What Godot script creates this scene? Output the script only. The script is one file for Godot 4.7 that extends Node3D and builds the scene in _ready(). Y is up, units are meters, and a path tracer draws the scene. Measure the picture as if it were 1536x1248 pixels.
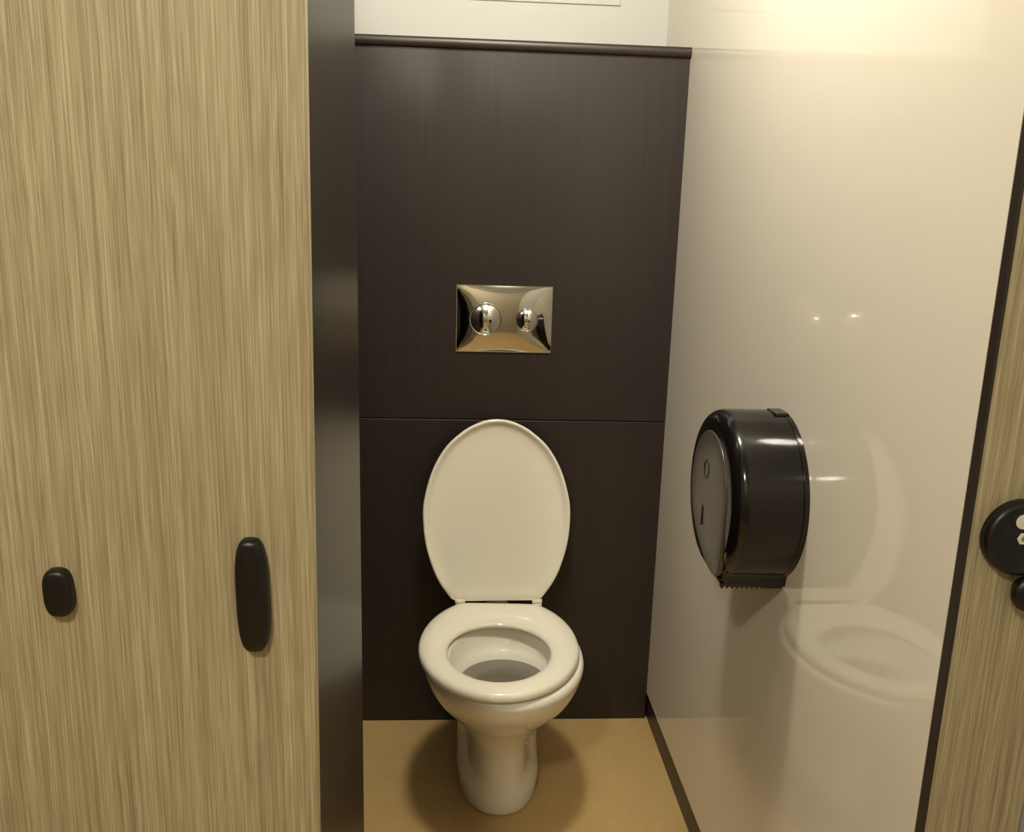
extends Node3D

# ------------------------------------------------------------------ measured frame of the place
const WALL_X := 0.5556      # cream wall beside the dispenser
const FRONT_Z := 1.38       # front plane of the cubicles
const CEIL_Y := 2.5
const LAMP := Color(1.0, 0.972, 0.905)
const PAN_X := 0.118        # centre line of the toilet

# ------------------------------------------------------------------ mesh collecting
class Shape:
	var tri := PackedVector3Array()
	var grp := PackedInt32Array()
	func t(a: Vector3, b: Vector3, c: Vector3, g := 0) -> void:
		tri.append(a); tri.append(b); tri.append(c); grp.append(g)
	func q(a: Vector3, b: Vector3, c: Vector3, d: Vector3, g := 0) -> void:
		t(a, b, c, g); t(a, c, d, g)
	func poly(p: PackedVector3Array, g := 0) -> void:
		for i in range(1, p.size() - 1):
			t(p[0], p[i], p[i + 1], g)
	# rings of equal length, joined into a skin; capped at both ends when asked
	func skin(rings: Array, capped := true, loop := false, g := 0) -> void:
		var n: int = rings[0].size()
		var last := rings.size() if loop else rings.size() - 1
		for k in last:
			var a: PackedVector3Array = rings[k]
			var b: PackedVector3Array = rings[(k + 1) % rings.size()]
			for i in n:
				var j := (i + 1) % n
				q(a[i], a[j], b[j], b[i], g)
		if capped:
			for k in [0, rings.size() - 1]:
				var r: PackedVector3Array = rings[k]
				var m := Vector3.ZERO
				for v in r: m += v
				m /= n
				for i in n:
					if k == 0: t(m, r[(i + 1) % n], r[i], 50 if g >= 0 else -1)
					else: t(m, r[i], r[(i + 1) % n], 51 if g == 1 else g)
	func box(lo: Vector3, hi: Vector3, bev := 0.0) -> void:
		var b: float = minf(bev, minf(hi.x - lo.x, minf(hi.y - lo.y, hi.z - lo.z)) * 0.49)
		var rings := []
		var prof := [[lo.z, b], [lo.z + b, 0.0], [hi.z - b, 0.0], [hi.z, b]] if b > 0.0 else [[lo.z, 0.0], [hi.z, 0.0]]
		for pr in prof:
			var i: float = pr[1]
			var z: float = pr[0]
			if b > 0.0:
				var e := b
				rings.append(PackedVector3Array([
					Vector3(lo.x + i + e, lo.y + i, z), Vector3(hi.x - i - e, lo.y + i, z), Vector3(hi.x - i, lo.y + i + e, z), Vector3(hi.x - i, hi.y - i - e, z),
					Vector3(hi.x - i - e, hi.y - i, z), Vector3(lo.x + i + e, hi.y - i, z), Vector3(lo.x + i, hi.y - i - e, z), Vector3(lo.x + i, lo.y + i + e, z)]))
			else:
				rings.append(PackedVector3Array([Vector3(lo.x, lo.y, z), Vector3(hi.x, lo.y, z), Vector3(hi.x, hi.y, z), Vector3(lo.x, hi.y, z)]))
		skin(rings, true, false, -1)
	func mesh() -> ArrayMesh:
		var vol := 0.0
		for i in range(0, tri.size(), 3):
			vol += tri[i].dot(tri[i + 1].cross(tri[i + 2]))
		var flip := vol > 0.0        # front faces run clockwise
		var st := SurfaceTool.new()
		st.begin(Mesh.PRIMITIVE_TRIANGLES)
		for i in range(0, tri.size(), 3):
			var a := tri[i]
			var b := tri[i + 1]
			var c := tri[i + 2]
			var nn := (b - a).cross(c - a)
			if nn.length_squared() < 1e-20:
				continue
			nn = nn.abs()
			st.set_smooth_group(grp[i / 3])
			for v in ([a, c, b] if flip else [a, b, c]):
				var uv := Vector2(v.x, -v.y)
				if nn.x > nn.y and nn.x > nn.z: uv = Vector2(v.z, -v.y)
				elif nn.y > nn.z: uv = Vector2(v.x, v.z)
				st.set_uv(uv)
				st.add_vertex(v)
		st.generate_normals()
		return st.commit()

func obj(called: String, s: Shape, m: Material, parent: Node = self) -> MeshInstance3D:
	var o := MeshInstance3D.new()
	o.name = called
	o.mesh = s.mesh()
	o.material_override = m
	parent.add_child(o, true)
	return o

func boxo(called: String, lo: Vector3, hi: Vector3, bev: float, m: Material, parent: Node = self) -> MeshInstance3D:
	var s := Shape.new()
	s.box(lo, hi, bev)
	return obj(called, s, m, parent)

func tag(o: Node, label: String, category := "", group := "", kind := "") -> void:
	o.set_meta("label", label)
	if category: o.set_meta("category", category)
	if group: o.set_meta("group", group)
	if kind: o.set_meta("kind", kind)

func structure(o: Node, label: String) -> Node:
	o.set_meta("kind", "structure")
	o.set_meta("label", label)
	o.set_meta("category", str(o.name).split("_")[0])
	return o

func base(called: String, at: Vector3, label: String, category: String) -> Node3D:
	var o := Node3D.new()
	o.name = called
	add_child(o, true)
	o.position = at
	tag(o, label, category)
	return o

# ------------------------------------------------------------------ materials
func mat(c: Color, rough: float, metal := 0.0, spec := 0.5) -> StandardMaterial3D:
	var m := StandardMaterial3D.new()
	m.albedo_color = c
	m.roughness = rough
	m.metallic = metal
	m.metallic_specular = spec
	return m

func lin(r: float, g: float, b: float) -> Color:
	return Color(r, g, b).linear_to_srgb()

# vertical streaks of veneer: the noise is stretched along v; w x h pixels
func grain(w: int, h: int, dark: Color, mid: Color, pale: Color, seed_: int, contrast: float) -> ImageTexture:
	var n := FastNoiseLite.new()
	n.seed = seed_
	n.noise_type = FastNoiseLite.TYPE_SIMPLEX
	n.frequency = 1.0
	n.fractal_type = FastNoiseLite.FRACTAL_NONE
	var data := PackedByteArray()
	data.resize(w * h * 3)
	var at := 0
	for y in h:
		var drift := n.get_noise_2d(71.0, y * 0.002) * 1.5
		for x in w:
			var u := x + drift + n.get_noise_2d(x * 0.006, y * 0.0018 + 40.0) * 1.6
			var v := n.get_noise_2d(u * 0.035, y * 0.0011) * 0.18
			v += n.get_noise_2d(u * 0.13, y * 0.0026 + 300.0) * 0.20
			v += n.get_noise_2d(u * 0.33 + 50.0, y * 0.0045 + 500.0) * 0.26
			v += n.get_noise_2d(u * 0.7 + 90.0, y * 0.013 + 900.0) * 0.32
			v += maxf(0.0, 1.0 - absf(n.get_noise_2d(u * 0.10 + 700.0, y * 0.0016)) * 5.0) * n.get_noise_2d(u * 0.03 + 20.0, y * 0.007 + 200.0) * 0.7
			v *= contrast
			var c := mid.lerp(pale, clampf(v, 0.0, 1.0)) if v > 0.0 else mid.lerp(dark, clampf(-v, 0.0, 1.0))
			data[at] = int(clampf(c.r * 255.0, 0, 255)); data[at + 1] = int(clampf(c.g * 255.0, 0, 255)); data[at + 2] = int(clampf(c.b * 255.0, 0, 255))
			at += 3
	return ImageTexture.create_from_image(Image.create_from_data(w, h, false, Image.FORMAT_RGB8, data))

func speckle(side: int, a: Color, b: Color, seed_: int) -> ImageTexture:
	var n := FastNoiseLite.new()
	n.seed = seed_
	n.frequency = 1.0
	var data := PackedByteArray()
	data.resize(side * side * 3)
	var at := 0
	for y in side:
		for x in side:
			var v := 0.5 + n.get_noise_2d(x * 0.012, y * 0.012) * 0.35 + n.get_noise_2d(x * 0.09, y * 0.09) * 0.3 + n.get_noise_2d(x * 0.6, y * 0.6) * 0.25
			var c := a.lerp(b, clampf(v, 0.0, 1.0))
			data[at] = int(c.r * 255.0); data[at + 1] = int(c.g * 255.0); data[at + 2] = int(c.b * 255.0)
			at += 3
	return ImageTexture.create_from_image(Image.create_from_data(side, side, false, Image.FORMAT_RGB8, data))

var wood: StandardMaterial3D
var dark_lam: StandardMaterial3D
var dark_gloss: StandardMaterial3D
var dark_edge: StandardMaterial3D
var cream_lam: StandardMaterial3D
var cream_paint: StandardMaterial3D
var taupe_paint: StandardMaterial3D
var vinyl: StandardMaterial3D
var china: StandardMaterial3D
var seat_plastic: StandardMaterial3D
var chrome: StandardMaterial3D
var black_plastic: StandardMaterial3D
var black_satin: StandardMaterial3D
var smoke_grey: StandardMaterial3D
var white_ink: StandardMaterial3D
var lamp_white: StandardMaterial3D

func make_materials() -> void:
	wood = mat(Color.WHITE, 0.5, 0.0, 0.4)
	wood.albedo_texture = grain(1024, 1024, Color(0.53, 0.475, 0.36), Color(0.655, 0.605, 0.48), Color(0.77, 0.73, 0.60), 7, 1.4)
	wood.uv1_scale = Vector3(2.0, 0.75, 1.0)
	wood.uv1_offset = Vector3(0.2, 0.3, 0.0)
	dark_lam = mat(Color.WHITE, 0.42, 0.0, 0.5)
	dark_lam.albedo_texture = grain(1024, 512, Color(0.125, 0.104, 0.098), Color(0.165, 0.139, 0.130), Color(0.200, 0.173, 0.160), 23, 0.9)
	dark_lam.uv1_scale = Vector3(1.0, 0.5, 1.0)
	dark_gloss = mat(Color.WHITE, 0.31, 0.0, 0.5)
	dark_gloss.albedo_texture = dark_lam.albedo_texture
	dark_gloss.uv1_scale = Vector3(1.0, 0.5, 1.0)
	dark_edge = mat(Color(0.17, 0.13, 0.11), 0.4)
	cream_lam = mat(Color(0.86, 0.83, 0.765), 0.04, 0.0, 0.5)
	cream_paint = mat(Color(0.735, 0.735, 0.71), 0.6)
	taupe_paint = mat(Color(0.62, 0.575, 0.48), 0.6)
	vinyl = mat(Color.WHITE, 0.45)
	vinyl.albedo_texture = speckle(512, Color(0.715, 0.595, 0.39), Color(0.77, 0.65, 0.44), 3)
	vinyl.uv1_scale = Vector3(1.1, 1.1, 1.0)
	china = mat(Color(0.915, 0.895, 0.84), 0.05)
	seat_plastic = mat(Color(0.92, 0.895, 0.825), 0.05)
	chrome = mat(Color(0.80, 0.79, 0.76), 0.04, 1.0)
	black_plastic = mat(Color(0.055, 0.043, 0.045), 0.1)
	black_satin = mat(Color(0.05, 0.036, 0.04), 0.38)
	smoke_grey = mat(Color(0.285, 0.26, 0.225), 0.3)
	white_ink = mat(Color(0.85, 0.84, 0.80), 0.4)
	lamp_white = mat(Color(0.93, 0.93, 0.92), 0.4)

# ------------------------------------------------------------------ the scene
func _ready() -> void:
	var cam := Camera3D.new()
	cam.name = "camera"
	add_child(cam)
	cam.position = Vector3(0.0, 1.4177, 2.25)
	cam.rotation = Vector3(-0.22877, -0.064684, 0.028635)
	cam.fov = 50.644
	cam.near = 0.02
	cam.current = true
	var env := Environment.new()
	env.background_mode = Environment.BG_COLOR
	env.background_color = Color.BLACK
	env.tonemap_mode = Environment.TONE_MAPPER_LINEAR
	env.tonemap_exposure = 1.13
	env.sdfgi_enabled = true
	env.ssao_enabled = true
	env.ssil_enabled = true
	var we := WorldEnvironment.new()
	we.name = "world"
	we.environment = env
	add_child(we)
	make_materials()
	bulkhead(Vector3(0.10, CEIL_Y, 0.90), 0.70, "round opal ceiling light over the open cubicle doorway")
	bulkhead(Vector3(-0.55, CEIL_Y, 2.75), 0.8, "round opal ceiling light in the corridor before the pale wood door")
	build_room()
	build_fronts()
	build_toilet()
	build_flush_plate()
	build_dispenser()

func bulkhead(at: Vector3, energy: float, label: String) -> void:
	var o := base("ceiling_light", at, label, "ceiling light")
	o.set_meta("group", "round ceiling lights")
	var s := Shape.new()
	s.skin([circle(0.130, 0.0, 40), circle(0.130, -0.014, 40), circle(0.124, -0.020, 40), circle(0.108, -0.020, 40)], true)
	obj("light_base", s, lamp_white, o)
	var rings := []
	for k in 9:
		var a := PI / 2 * k / 9.0
		rings.append(circle(0.113 * cos(a), -0.019 - 0.075 * sin(a), 40))
	var d := Shape.new()
	d.skin(rings, true)
	var glow := mat(Color(0.95, 0.95, 0.92), 0.4)
	glow.emission_enabled = true
	glow.emission = LAMP
	glow.emission_energy_multiplier = 85.0
	obj("light_diffuser", d, glow, o)
	var l := OmniLight3D.new()
	l.name = "light"
	l.light_color = LAMP
	l.light_energy = energy
	l.light_size = 0.075
	l.omni_range = 9.0
	l.omni_attenuation = 2.0
	l.shadow_enabled = true
	o.add_child(l)
	l.position = Vector3(0, -0.06, 0)

func circle(r: float, y: float, n: int) -> PackedVector3Array:
	var p := PackedVector3Array()
	for i in n:
		var a := TAU * i / n
		p.append(Vector3(r * cos(a), y, r * sin(a)))
	return p

func build_room() -> void:
	var L := -1.75
	var R := 0.68
	var B := -0.28
	var F := 3.45
	structure(boxo("floor", Vector3(L - 0.1, -0.1, B - 0.1), Vector3(R + 0.1, 0.0, F + 0.1), 0.0, vinyl), "tan vinyl floor with faint mottling")
	structure(boxo("ceiling", Vector3(L - 0.1, CEIL_Y, B - 0.1), Vector3(R + 0.1, CEIL_Y + 0.1, F + 0.1), 0.0, cream_paint), "cream painted ceiling above the cubicles")
	structure(boxo("wall_back", Vector3(L - 0.1, 0, B - 0.1), Vector3(R + 0.1, CEIL_Y, B), 0.0, cream_paint), "cream wall showing above the dark panelling")
	structure(boxo("wall_left", Vector3(L - 0.1, 0, B), Vector3(L, CEIL_Y, F), 0.0, taupe_paint), "taupe end wall of the corridor at the far side")
	structure(boxo("wall_corridor", Vector3(L - 0.1, 0, F), Vector3(R + 0.1, CEIL_Y, F + 0.1), 0.0, taupe_paint), "taupe corridor wall facing the cubicles")
	structure(boxo("wall_end", Vector3(R, 0, B), Vector3(R + 0.1, CEIL_Y, F), 0.0, cream_paint), "cream corridor end wall next to the narrow wood post")
	# flat cover above the ledge
	var ap := boxo("access_panel", Vector3(-0.55, 1.962, B), Vector3(0.425, 2.36, B + 0.004), 0.0015, cream_paint)
	tag(ap, "flat cream cover panel on the wall above the dark ledge", "panel")
	# glossy cream wall of the cubicle and its dark plinth
	structure(boxo("wall_right", Vector3(WALL_X, 0.083, B), Vector3(R, CEIL_Y, FRONT_Z - 0.015), 0.0, cream_lam), "glossy cream laminate wall carrying the black dispenser")
	structure(boxo("baseboard_right", Vector3(WALL_X + 0.006, 0.0, B), Vector3(R, 0.083, FRONT_Z - 0.016), 0.0, dark_edge), "dark recessed plinth under the glossy cream wall")
	# boxed-in dark panelling behind the toilet
	var duct := Node3D.new()
	duct.name = "wall_duct"
	add_child(duct)
	structure(duct, "dark brown wood grain panelling behind the toilet")
	var pl := -0.335
	var bt := boxo("panel", Vector3(pl, 0.0, -0.018), Vector3(WALL_X, 0.8805, 0.0), 0.0008, dark_lam, duct)
	bt.set_meta("label", "lower dark brown panel")
	var up := boxo("panel", Vector3(pl, 0.8835, -0.018), Vector3(WALL_X, 1.794, 0.0), 0.0008, dark_lam, duct)
	up.set_meta("label", "upper dark brown panel")
	boxo("backing", Vector3(pl, 0.0, -0.05), Vector3(WALL_X, 1.79, -0.018), 0.0, dark_edge, duct)
	var cap := Shape.new()
	var rings := []
	for x in [pl, WALL_X]:
		var r := PackedVector3Array()
		r.append(Vector3(x, 1.792, -0.279)); r.append(Vector3(x, 1.816, -0.279))
		for i in 9:
			var a := PI / 2 - PI * i / 8
			r.append(Vector3(x, 1.804 + 0.012 * sin(a), 0.004 + 0.008 * cos(a)))
		rings.append(r)
	cap.skin(rings, true, false, 1)
	obj("ledge_cap", cap, dark_edge, duct).set_meta("label", "rounded dark ledge along the top")
	# partition towards the neighbouring cubicle
	structure(boxo("wall_partition", Vector3(pl - 0.018, 0.0, -0.28), Vector3(pl, 2.05, FRONT_Z - 0.016), 0.001, dark_gloss), "dark partition behind the open cubicle door")
	var dl := boxo("wall_neighbour", Vector3(-1.75, 0.0, -0.018), Vector3(pl - 0.018, 1.794, 0.0), 0.0, dark_lam)
	structure(dl, "dark panelling in the neighbouring cubicle")

# slab with its own outline (x, y), thickness from z0 to z1, edges rounded by bev
func slab(out: PackedVector2Array, z0: float, z1: float, bev: float, dome := 0.0, steps := 4) -> Shape:
	var s := Shape.new()
	var mid := Vector2.ZERO
	for v in out: mid += v
	mid /= out.size()
	var size := 0.0
	for v in out: size = maxf(size, (v - mid).length())
	var rings := []
	rings.append(flat(out, z0))
	for k in steps + 1:
		var a := PI / 2 * k / steps
		rings.append(flat(inset(out, bev * (1.0 - cos(a))), z1 - bev + bev * sin(a)))
	if dome > 0.0:
		var core := inset(out, bev)
		for k in [1, 2, 3, 4]:
			var f: float = 1.0 - k * 0.24
			var r := PackedVector2Array()
			for v in core: r.append(mid + (v - mid) * f)
			rings.append(flat(r, z1 + dome * (1.0 - f * f)))
	s.skin(rings, true)
	return s

func flat(p: PackedVector2Array, z: float) -> PackedVector3Array:
	var r := PackedVector3Array()
	for v in p: r.append(Vector3(v.x, v.y, z))
	return r

# moves a closed outline inward by d along its corner normals
func inset(p: PackedVector2Array, d: float) -> PackedVector2Array:
	var n := p.size()
	var area := 0.0
	for i in n: area += p[i].cross(p[(i + 1) % n])
	var sg := 1.0 if area > 0.0 else -1.0
	var r := PackedVector2Array()
	for i in n:
		var e := (p[(i + 1) % n] - p[(i + n - 1) % n]).normalized()
		r.append(p[i] + Vector2(-e.y, e.x) * sg * d)
	return r

func oblong(w: float, h: float, e: float, n := 40) -> PackedVector2Array:
	var r := PackedVector2Array()
	for i in n:
		var a := TAU * i / n
		r.append(Vector2(w * 0.5 * spow(cos(a), e), h * 0.5 * spow(sin(a), e)))
	return r

func spow(v: float, e: float) -> float:
	return signf(v) * pow(absf(v), e)

func build_fronts() -> void:
	# pale wood door of the neighbouring cubicle; it hangs a touch out of plumb
	var d := Shape.new()
	var b := 0.0015
	var z0 := FRONT_Z - 0.015
	var lean := [[0.02, -0.1538], [2.05, -0.1391]]
	var rings := []
	for pr in [[z0, 0.0], [FRONT_Z - b, 0.0], [FRONT_Z, b]]:
		var i: float = pr[1]
		rings.append(PackedVector3Array([Vector3(-1.0, 0.02, pr[0]), Vector3(lean[0][1] - i, 0.02, pr[0]), Vector3(lean[1][1] - i, 2.05, pr[0]), Vector3(-1.0, 2.05, pr[0])]))
	d.skin(rings, true, false, -1)
	var door := obj("door_1", d, wood)
	structure(door, "closed pale wood grain door with two black fittings")
	var pull := obj("door_pull", slab(oblong(0.034, 0.126, 0.62), 0.0, 0.014, 0.007), black_satin, door)
	pull.position = Vector3(-0.2097, 1.0197, FRONT_Z)
	pull.rotation.z = 0.012
	pull.set_meta("label", "long black oblong door pull")
	var turn := obj("thumb_turn", slab(oblong(0.0295, 0.052, 0.7), 0.0, 0.013, 0.006), black_satin, door)
	turn.position = Vector3(-0.406, 1.0228, FRONT_Z)
	turn.rotation.z = 0.03
	turn.set_meta("label", "small black oval thumb turn")
	structure(boxo("wall_front", Vector3(-1.75, 0.0, z0), Vector3(-1.002, 2.05, FRONT_Z), 0.001, wood), "pale wood front panel beyond the closed door")
	# this cubicle's own door: dark inside, swung inward
	var leaf := Node3D.new()
	leaf.name = "door_2"
	add_child(leaf)
	structure(leaf, "open dark brown glossy cubicle door swung inward")
	leaf.position = Vector3(-0.2312, 0.0, FRONT_Z - 0.033)
	leaf.rotation.y = PI / 2 - deg_to_rad(6.0)
	leaf.rotation.z = 0.0
	var s := Shape.new()
	s.box(Vector3(0.0, 0.12, -0.018), Vector3(0.6, 2.03, 0.0), 0.001)
	obj("leaf", s, dark_gloss, leaf)
	for y in [0.4, 1.75]:
		var h := Shape.new()
		h.skin([circle(0.009, y - 0.045, 16), circle(0.009, y + 0.045, 16)], true, false, 1)
		var ho := obj("hinge", h, black_satin, leaf)
		ho.position = Vector3(-0.004, 0, -0.02)
	# narrow wood post with the lock
	var post := boxo("trim_1", Vector3(0.5592, 0.0, z0 + 0.0), Vector3(0.675, 2.05, FRONT_Z), 0.001, wood)
	structure(post, "narrow pale wood post with black lock fittings")
	boxo("edging", Vector3(0.5556, 0.0, z0 + 0.001), Vector3(0.5592, 2.05, FRONT_Z), 0.0004, dark_edge, post).set_meta("label", "dark brown edge band")
	var rose := Shape.new()
	var rr := []
	for p in [[0.0, 0.042], [0.008, 0.0425], [0.0125, 0.0418], [0.0148, 0.0395], [0.0155, 0.037], [0.0142, 0.0355]]:
		rr.append(flat(oblong(p[1] * 2.0, p[1] * 2.0, 1.0, 48), p[0]))
	rose.skin(rr, true)
	var ro := obj("lock_rose", rose, black_satin, post)
	ro.position = Vector3(0.6115, 1.089, FRONT_Z)
	ro.set_meta("label", "black round lock rose with white marks")
	var m1 := obj("white_mark", slab(oblong(0.0165, 0.0165, 1.0, 32), 0.0140, 0.0150, 0.0003), white_ink, ro)
	m1.position = Vector3(-0.005, 0.0205, 0)
	var hex := PackedVector2Array()
	for i in 6: hex.append(Vector2(0.0072 * cos(TAU * i / 6.0), 0.0072 * sin(TAU * i / 6.0)))
	var m2 := obj("white_mark", slab(hex, 0.0140, 0.0150, 0.0003), white_ink, ro)
	m2.position = Vector3(-0.002, 0.0015, 0)
	var m3 := obj("brass_pin", slab(oblong(0.006, 0.006, 1.0, 20), 0.0150, 0.0154, 0.0001), mat(Color(0.66, 0.58, 0.40), 0.4, 0.6), ro)
	m3.position = Vector3(-0.002, 0.0015, 0)
	var kn := Shape.new()
	var kr := []
	for p in [[0.0, 0.012], [0.008, 0.011], [0.010, 0.017], [0.012, 0.0205], [0.017, 0.0215], [0.022, 0.0195], [0.024, 0.014], [0.023, 0.007]]:
		kr.append(flat(oblong(p[1] * 2.0, p[1] * 2.0, 1.0, 40), p[0]))
	kn.skin(kr, true)
	var ko := obj("door_knob", kn, black_satin, post)
	ko.position = Vector3(0.627, 1.028, FRONT_Z)
	ko.set_meta("label", "small black knob below the lock rose")

# ------------------------------------------------------------------ toilet
func egg(w: float, zb: float, zc: float, zf: float, nb: float, nf: float, y: float, n := 72) -> PackedVector3Array:
	var r := PackedVector3Array()
	for i in n:
		var a := TAU * i / n
		var c := cos(a)
		var e := 2.0 / (nf if c > 0.0 else nb)
		r.append(Vector3(w * spow(sin(a), e), y, zc + ((zf - zc) if c > 0.0 else (zc - zb)) * spow(c, e)))
	return r

# rows of numbers, smoothly interpolated into `steps` rows between each pair
func smooth_rows(rows: Array, steps: int) -> Array:
	var out := []
	for k in rows.size() - 1:
		var p0: Array = rows[maxi(k - 1, 0)]
		var p1: Array = rows[k]
		var p2: Array = rows[k + 1]
		var p3: Array = rows[mini(k + 2, rows.size() - 1)]
		for s in steps:
			var f := float(s) / steps
			var r := []
			for j in p1.size():
				r.append(cubic_interpolate(p1[j], p2[j], p0[j], p3[j], f))
			out.append(r)
	out.append(rows[rows.size() - 1])
	return out

func build_toilet() -> void:
	var t := base("toilet", Vector3(PAN_X, 0, 0), "white ceramic floor-standing toilet with raised lid", "toilet")
	# outside of the pan: y, half width, back, widest, front, roundness back and front
	var outer := [
		[0.000, 0.103, 0.004, 0.19, 0.409, 4.0, 2.3], [0.006, 0.106, 0.001, 0.19, 0.413, 4.0, 2.3], [0.030, 0.106, 0.001, 0.19, 0.411, 4.0, 2.4],
		[0.070, 0.105, 0.001, 0.19, 0.404, 4.0, 2.6], [0.120, 0.104, 0.001, 0.19, 0.398, 3.8, 2.7], [0.160, 0.104, 0.001, 0.20, 0.402, 3.5, 2.6],
		[0.190, 0.105, 0.001, 0.22, 0.414, 3.2, 2.4], [0.220, 0.112, 0.010, 0.25, 0.436, 2.9, 2.3], [0.250, 0.126, 0.030, 0.28, 0.470, 2.6, 2.2],
		[0.285, 0.146, 0.055, 0.31, 0.514, 2.4, 2.1], [0.325, 0.167, 0.076, 0.34, 0.556, 2.3, 2.1], [0.360, 0.181, 0.088, 0.355, 0.583, 2.05, 2.05],
		[0.390, 0.188, 0.094, 0.36, 0.596, 2.0, 2.05], [0.402, 0.187, 0.095, 0.36, 0.595, 2.0, 2.05], [0.408, 0.182, 0.100, 0.36, 0.590, 2.0, 2.05],
		[0.410, 0.175, 0.108, 0.36, 0.583, 2.0, 2.05]]
	var rings := []
	for r in smooth_rows(outer, 3):
		var ring := egg(r[1], maxf(r[2], 0.0008), r[3], r[4], r[5], r[6], r[0])
		var ind: float = 0.27 * smoothstep(0.03, 0.085, r[0]) * (1.0 - smoothstep(0.14, 0.215, r[0]))
		for i in ring.size():
			var v := ring[i]
			v.x *= 1.0 - ind * smoothstep(0.18, 0.25, v.z)
			ring[i] = v
		rings.append(ring)
	var inner := [
		[0.410, 0.133, 0.236, 0.385, 0.545, 2.0, 2.0], [0.406, 0.127, 0.240, 0.385, 0.540, 2.0, 2.0], [0.392, 0.123, 0.246, 0.385, 0.536, 2.0, 2.0],
		[0.368, 0.115, 0.260, 0.385, 0.525, 2.0, 2.0], [0.344, 0.103, 0.284, 0.385, 0.508, 2.0, 2.0], [0.300, 0.085, 0.290, 0.370, 0.460, 2.0, 2.0],
		[0.250, 0.070, 0.240, 0.330, 0.410, 2.0, 2.0], [0.200, 0.055, 0.190, 0.260, 0.330, 2.0, 2.0], [0.150, 0.042, 0.125, 0.185, 0.250, 2.0, 2.0],
		[0.130, 0.020, 0.160, 0.190, 0.225, 2.0, 2.0]]
	for r in smooth_rows(inner, 3):
		rings.append(egg(r[1], r[2], r[3], r[4], r[5], r[6], r[0]))
	var s := Shape.new()
	s.skin(rings, true)
	obj("pan", s, china, t).set_meta("label", "white glazed ceramic pan with waisted pedestal")
	var fp := Shape.new()
	var fr := []
	for q in [[0.001, 0.042], [0.008, 0.042], [0.009, 0.028], [0.12, 0.028]]:
		var ring := PackedVector3Array()
		for i in 28:
			var a := TAU * i / 28.0
			ring.append(Vector3(q[1] * cos(a), 0.335 + q[1] * sin(a), q[0]))
		fr.append(ring)
	fp.skin(fr, true, false, 1)
	obj("flush_pipe", fp, seat_plastic, t)
	# standing water
	var w := Shape.new()
	w.skin([egg(0.1018, 0.286, 0.385, 0.506, 2, 2, 0.341), egg(0.1030, 0.284, 0.385, 0.508, 2, 2, 0.344)], true, false, 1)
	var water := mat(Color(0.50, 0.47, 0.42, 0.4), 0.02)
	water.transparency = BaseMaterial3D.TRANSPARENCY_ALPHA
	obj("water", w, water, t).set_meta("label", "still water in the pan")
	# seat ring, sitting a little askew on its hinges
	var sr := []
	var prof := [[0.05, 0.002], [0.012, 0.003], [0.0, 0.008], [0.012, 0.0145], [0.06, 0.0195], [0.16, 0.0225], [0.32, 0.0238], [0.5, 0.0235], [0.68, 0.0215], [0.84, 0.0175], [0.95, 0.0125], [1.0, 0.0075], [0.985, 0.003], [0.94, 0.002]]
	var n := 96
	for pr in prof:
		var ring := PackedVector3Array()
		for i in n:
			var a := TAU * i / n
			var o := Vector2(0.188 * sin(a), 0.224 + (0.236 if cos(a) > 0 else 0.255) * cos(a))
			o.y = 0.006 + softplus(o.y - 0.006, 0.006)
			var h := Vector2(0.119 * sin(a), 0.243 + (0.146 if cos(a) > 0 else 0.124) * cos(a))
			var p: Vector2 = o.lerp(h, pr[0])
			ring.append(Vector3(p.x, pr[1], p.y))
		sr.append(ring)
	var ss := Shape.new()
	ss.skin(sr, false, true)
	var seat := obj("seat", ss, seat_plastic, t)
	seat.position = Vector3(-0.002, 0.4135, 0.142)
	seat.rotation.y = deg_to_rad(-2.4)
	seat.set_meta("label", "white plastic seat ring lying a little askew")
	# lid, raised and leaning back towards the wall
	var half := [[0.004, 0.113], [0.012, 0.122], [0.045, 0.147], [0.088, 0.167], [0.146, 0.184], [0.209, 0.1905], [0.260, 0.187], [0.331, 0.166], [0.390, 0.131], [0.431, 0.084], [0.450, 0.047]]
	var right := PackedVector2Array()
	right.append(Vector2(0.045, 0.0)); right.append(Vector2(0.085, 0.0)); right.append(Vector2(0.105, 0.0005))
	var rows := smooth_rows(half, 4)
	for r in rows: right.append(Vector2(r[1], r[0]))
	right.append(Vector2(0.033, 0.4545)); right.append(Vector2(0.017, 0.4575))
	var out := PackedVector2Array()
	out.append(Vector2(0, 0))
	for v in right: out.append(v)
	out.append(Vector2(0, 0.4585))
	for i in range(right.size() - 1, -1, -1): out.append(Vector2(-right[i].x, right[i].y))
	for i in out.size(): out[i].y *= 0.472 / 0.4585
	var lr := []
	for pr in [[0.03, -0.013], [0.012, -0.0115], [0.004, -0.008], [0.0, -0.002], [0.0008, 0.0045], [0.0035, 0.0075], [0.0065, 0.0075], [0.0105, 0.004], [0.016, -0.001], [0.026, -0.004], [0.05, -0.0055]]:
		var ring := flat(shrink(out, pr[0]), pr[1])
		for i in ring.size():        # the raised rim dies out towards the hinges
			if pr[1] > -0.002: ring[i].z = lerpf(-0.002, pr[1], smoothstep(0.0, 0.09, ring[i].y))
		lr.append(ring)
	var ls := Shape.new()
	ls.skin(lr, true)
	var lid := obj("lid", ls, seat_plastic, t)
	lid.position = Vector3(-0.008, 0.4335, 0.143)
	lid.rotation = Vector3(deg_to_rad(-10.5), 0, 0.012)
	lid.set_meta("label", "white oval lid standing open against the dark panel")
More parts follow.
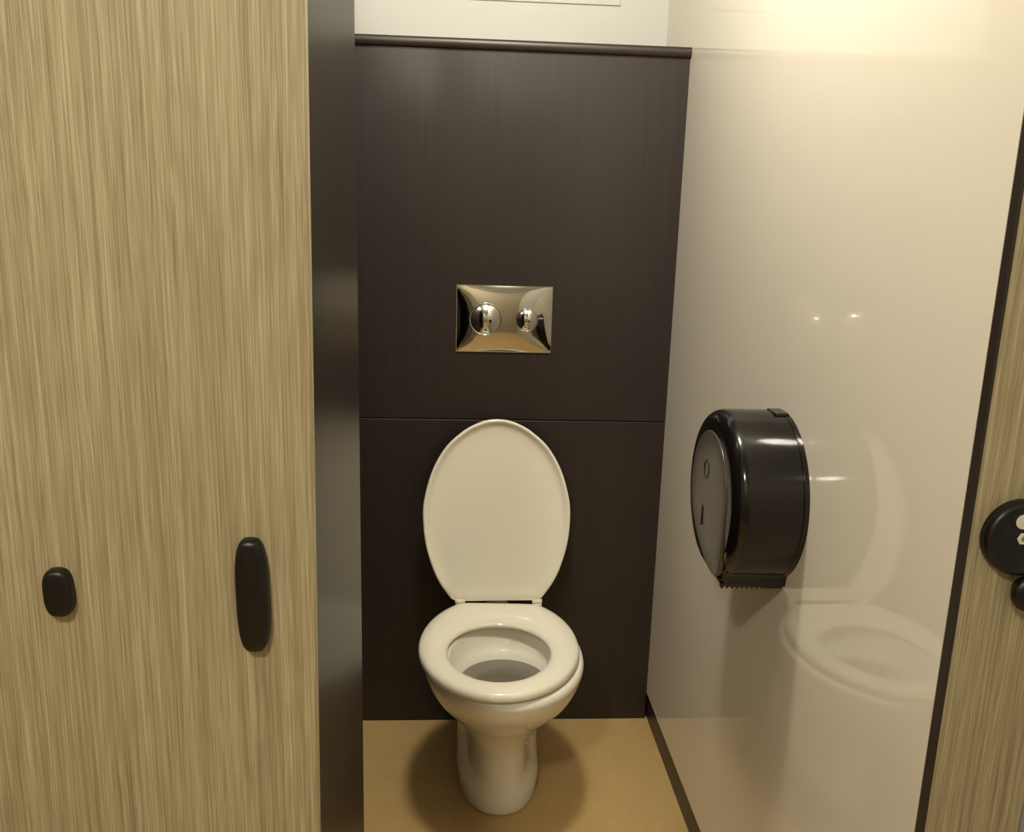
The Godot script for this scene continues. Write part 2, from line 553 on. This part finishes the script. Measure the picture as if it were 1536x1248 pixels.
	for x in [-0.1, 0.1]:
		var hs := Shape.new()
		var hr := []
		for q in [[-0.013, 0.007], [-0.011, 0.0095], [0.011, 0.0095], [0.013, 0.007]]:
			var ring := PackedVector3Array()
			for i in 20:
				var a := TAU * i / 20.0
				ring.append(Vector3(q[0], q[1] * sin(a), q[1] * cos(a)))
			hr.append(ring)
		hs.skin(hr, true)
		var ho := obj("hinge", hs, seat_plastic, t)
		ho.position = Vector3(x - 0.002, 0.4285, 0.135)
		boxo("foot", Vector3(-0.012, -0.0185, -0.011), Vector3(0.012, -0.002, 0.011), 0.003, seat_plastic, ho)

func softplus(v: float, k: float) -> float:
	return v if v > 8.0 * k else k * log(1.0 + exp(v / k))

func shrink(p: PackedVector2Array, d: float) -> PackedVector2Array:
	var r := PackedVector2Array()
	var m := Vector2(0, 0.225)
	for v in p:
		var q := v - m
		r.append(m + q * (1.0 - d / q.length()))
	return r

# ------------------------------------------------------------------ flush plate
func build_flush_plate() -> void:
	var o := base("flush_plate", Vector3(0.1185, 1.148, 0.0), "chrome dual flush plate on the dark panel above the lid", "flush plate")
	var W := 0.1215
	var Hh := 0.084
	var s := Shape.new()
	var nx := 48
	var ny := 36
	var g := []
	for j in ny + 1:
		var row := PackedVector3Array()
		for i in nx + 1:
			var x := -W + 2.0 * W * i / nx
			var y := -Hh + 2.0 * Hh * j / ny
			var px := 1.0 - pow(x / W, 2.0)
			var py := 1.0 - pow(y / Hh, 2.0)
			row.append(Vector3(x, y, 0.004 + 0.0125 * pow(maxf(px * py, 0.0), 0.75)))
		g.append(row)
	for j in ny:
		for i in nx:
			s.q(g[j][i], g[j][i + 1], g[j + 1][i + 1], g[j + 1][i], 1)
	var rim := PackedVector3Array([Vector3(-W, -Hh, 0.004), Vector3(W, -Hh, 0.004), Vector3(W, Hh, 0.004), Vector3(-W, Hh, 0.004)])
	var lip := PackedVector3Array()
	var back := PackedVector3Array()
	for v in rim:
		lip.append(Vector3(v.x + signf(v.x) * 0.0012, v.y + signf(v.y) * 0.0016, 0.0042))
		back.append(Vector3(v.x + signf(v.x) * 0.0012, v.y + signf(v.y) * 0.0016, 0.0))
	for i in 4:
		var j := (i + 1) % 4
		s.q(lip[i], lip[j], rim[j], rim[i], -1)
		s.q(back[i], back[j], lip[j], lip[i], -1)
	s.q(back[3], back[2], back[1], back[0], -1)
	obj("plate", s, chrome, o)
	for b in [["full_flush_button", -0.0485, 0.0425, "large round chrome button"], ["half_flush_button", 0.0565, 0.0295, "small round chrome button"]]:
		var r: float = b[2]
		var rings := []
		for p in [[1.0, 0.004], [1.0, 0.0165], [0.985, 0.0180], [0.95, 0.0186], [0.92, 0.0180], [0.905, 0.0170]]:
			rings.append(flat(oblong(r * p[0] * 2.0, r * p[0] * 2.0, 1.0, 48), p[1]))
		for k in 10:
			var a: float = 0.9 * (10 - k) / 10.0
			rings.append(flat(oblong(r * a * 2.0, r * a * 2.0, 1.0, 48), 0.0170 + r * 0.36 * (1.0 - (a / 0.9) * (a / 0.9))))
		var bs := Shape.new()
		bs.skin(rings, true)
		var bo := obj(b[0], bs, chrome, o)
		bo.position = Vector3(b[1], 0.0, 0.0)
		bo.set_meta("label", b[3])

# ------------------------------------------------------------------ jumbo roll dispenser; local x is the wall's z reversed
func build_dispenser() -> void:
	var o := base("toilet_roll_dispenser", Vector3(WALL_X, 0.955, 0.825), "black glossy jumbo toilet roll dispenser on the cream wall", "dispenser")
	# local: +z out of the wall (world -x), +x towards the camera (world +z)
	o.rotation.y = -PI / 2
	var R := 0.145
	var body := disp_outline(R, 0.0)
	var s := Shape.new()
	var rings := [flat(body, 0.0095)]
	var dep := 0.118
	var rad := 0.024
	rings.append(flat(body, dep - rad))
	for k in range(1, 9):
		var a := PI / 2 * k / 8.0
		rings.append(flat(shrink_c(body, rad * (1.0 - cos(a))), dep - rad + rad * sin(a)))
	rings.append(flat(shrink_c(body, 0.05), dep + 0.003))
	s.skin(rings, true)
	obj("cover", s, black_plastic, o)
	var bp := obj("back_plate", slab(disp_outline(R + 0.0005, 0.0), 0.0, 0.0088, 0.0015), black_plastic, o)
	bp.set_meta("label", "black rim against the wall")
	var tabs := Shape.new()
	tabs.box(Vector3(-0.016, R - 0.008, 0.001), Vector3(0.026, R + 0.0018, 0.026), 0.0015)
	obj("latch_tab", tabs, black_plastic, o)
	# smoked grey face
	var fo := PackedVector2Array()
	for i in 64:
		var a := TAU * i / 64.0
		var v := Vector2(0.104 * cos(a), 0.108 * sin(a))
		if v.y < 0.0:
			v.y *= 1.16
			v.x += 0.055 * pow(-v.y / 0.125, 2.5)
			v.x -= 0.0
		fo.append(v)
	var face := obj("face_plate", slab(fo, dep - 0.004, dep + 0.0038, 0.0025, 0.003), smoke_grey, o)
	face.set_meta("label", "smoked grey face plate")
	var lr := []
	for k in 10:
		var a := TAU * k / 10.0
		var rr := 0.0145 + 0.0016 * cos(a)
		lr.append(flat(oblong(rr * 1.85, rr * 2.2, 1.0, 32), dep + 0.0052 + 0.0016 * sin(a)))
	var ls := Shape.new()
	ls.skin(lr, false, true)
	var ring := obj("lock_ring", ls, black_satin, face)
	ring.position = Vector3(-0.006, 0.040, 0.0006)
	var slot := obj("level_slot", slab(oblong(0.006, 0.036, 0.35, 24), dep + 0.002, dep + 0.0082, 0.0005), black_satin, face)
	slot.position = Vector3(-0.012, -0.045, 0.0)
	# serrated tear edge
	var teeth := Shape.new()
	var x0 := 0.068
	var x1 := 0.079
	var top := -0.134
	var nt := 9
	var z1 := dep - 0.006
	var step := 0.0085
	for i in nt:
		var z := z1 - step * i
		teeth.skin([
			PackedVector3Array([Vector3(x0, top, z - step), Vector3(x1, top, z - step), Vector3(x1, top, z), Vector3(x0, top, z)]),
			PackedVector3Array([Vector3(x0, top - 0.004, z - step), Vector3(x1, top - 0.004, z - step), Vector3(x1, top - 0.004, z), Vector3(x0, top - 0.004, z)]),
			PackedVector3Array([Vector3(x0, top - 0.0095, z - step * 0.6), Vector3(x1, top - 0.0095, z - step * 0.6), Vector3(x1, top - 0.0095, z - step * 0.4), Vector3(x0, top - 0.0095, z - step * 0.4)])], true, false, -1)
	teeth.box(Vector3(x0, top - 0.0095, 0.004), Vector3(x1, top, z1 - step * nt), 0.001)
	obj("tear_edge", teeth, black_plastic, o).set_meta("label", "black serrated tear edge")

func disp_outline(R: float, _k: float) -> PackedVector2Array:
	var p := PackedVector2Array()
	# arc from the outlet round over the top to the underside
	for i in 60:
		var a := deg_to_rad(-55.0 + 300.0 * i / 59.0)
		p.append(Vector2(R * cos(a), R * sin(a)))
	p.append(Vector2(-0.03, -0.1395)); p.append(Vector2(0.0, -0.1415)); p.append(Vector2(0.04, -0.1425)); p.append(Vector2(0.074, -0.1425)); p.append(Vector2(0.0795, -0.1395)); p.append(Vector2(0.081, -0.13))
	return p

func shrink_c(p: PackedVector2Array, d: float) -> PackedVector2Array:
	var r := PackedVector2Array()
	for v in p: r.append(v * (1.0 - d / 0.145))
	return r
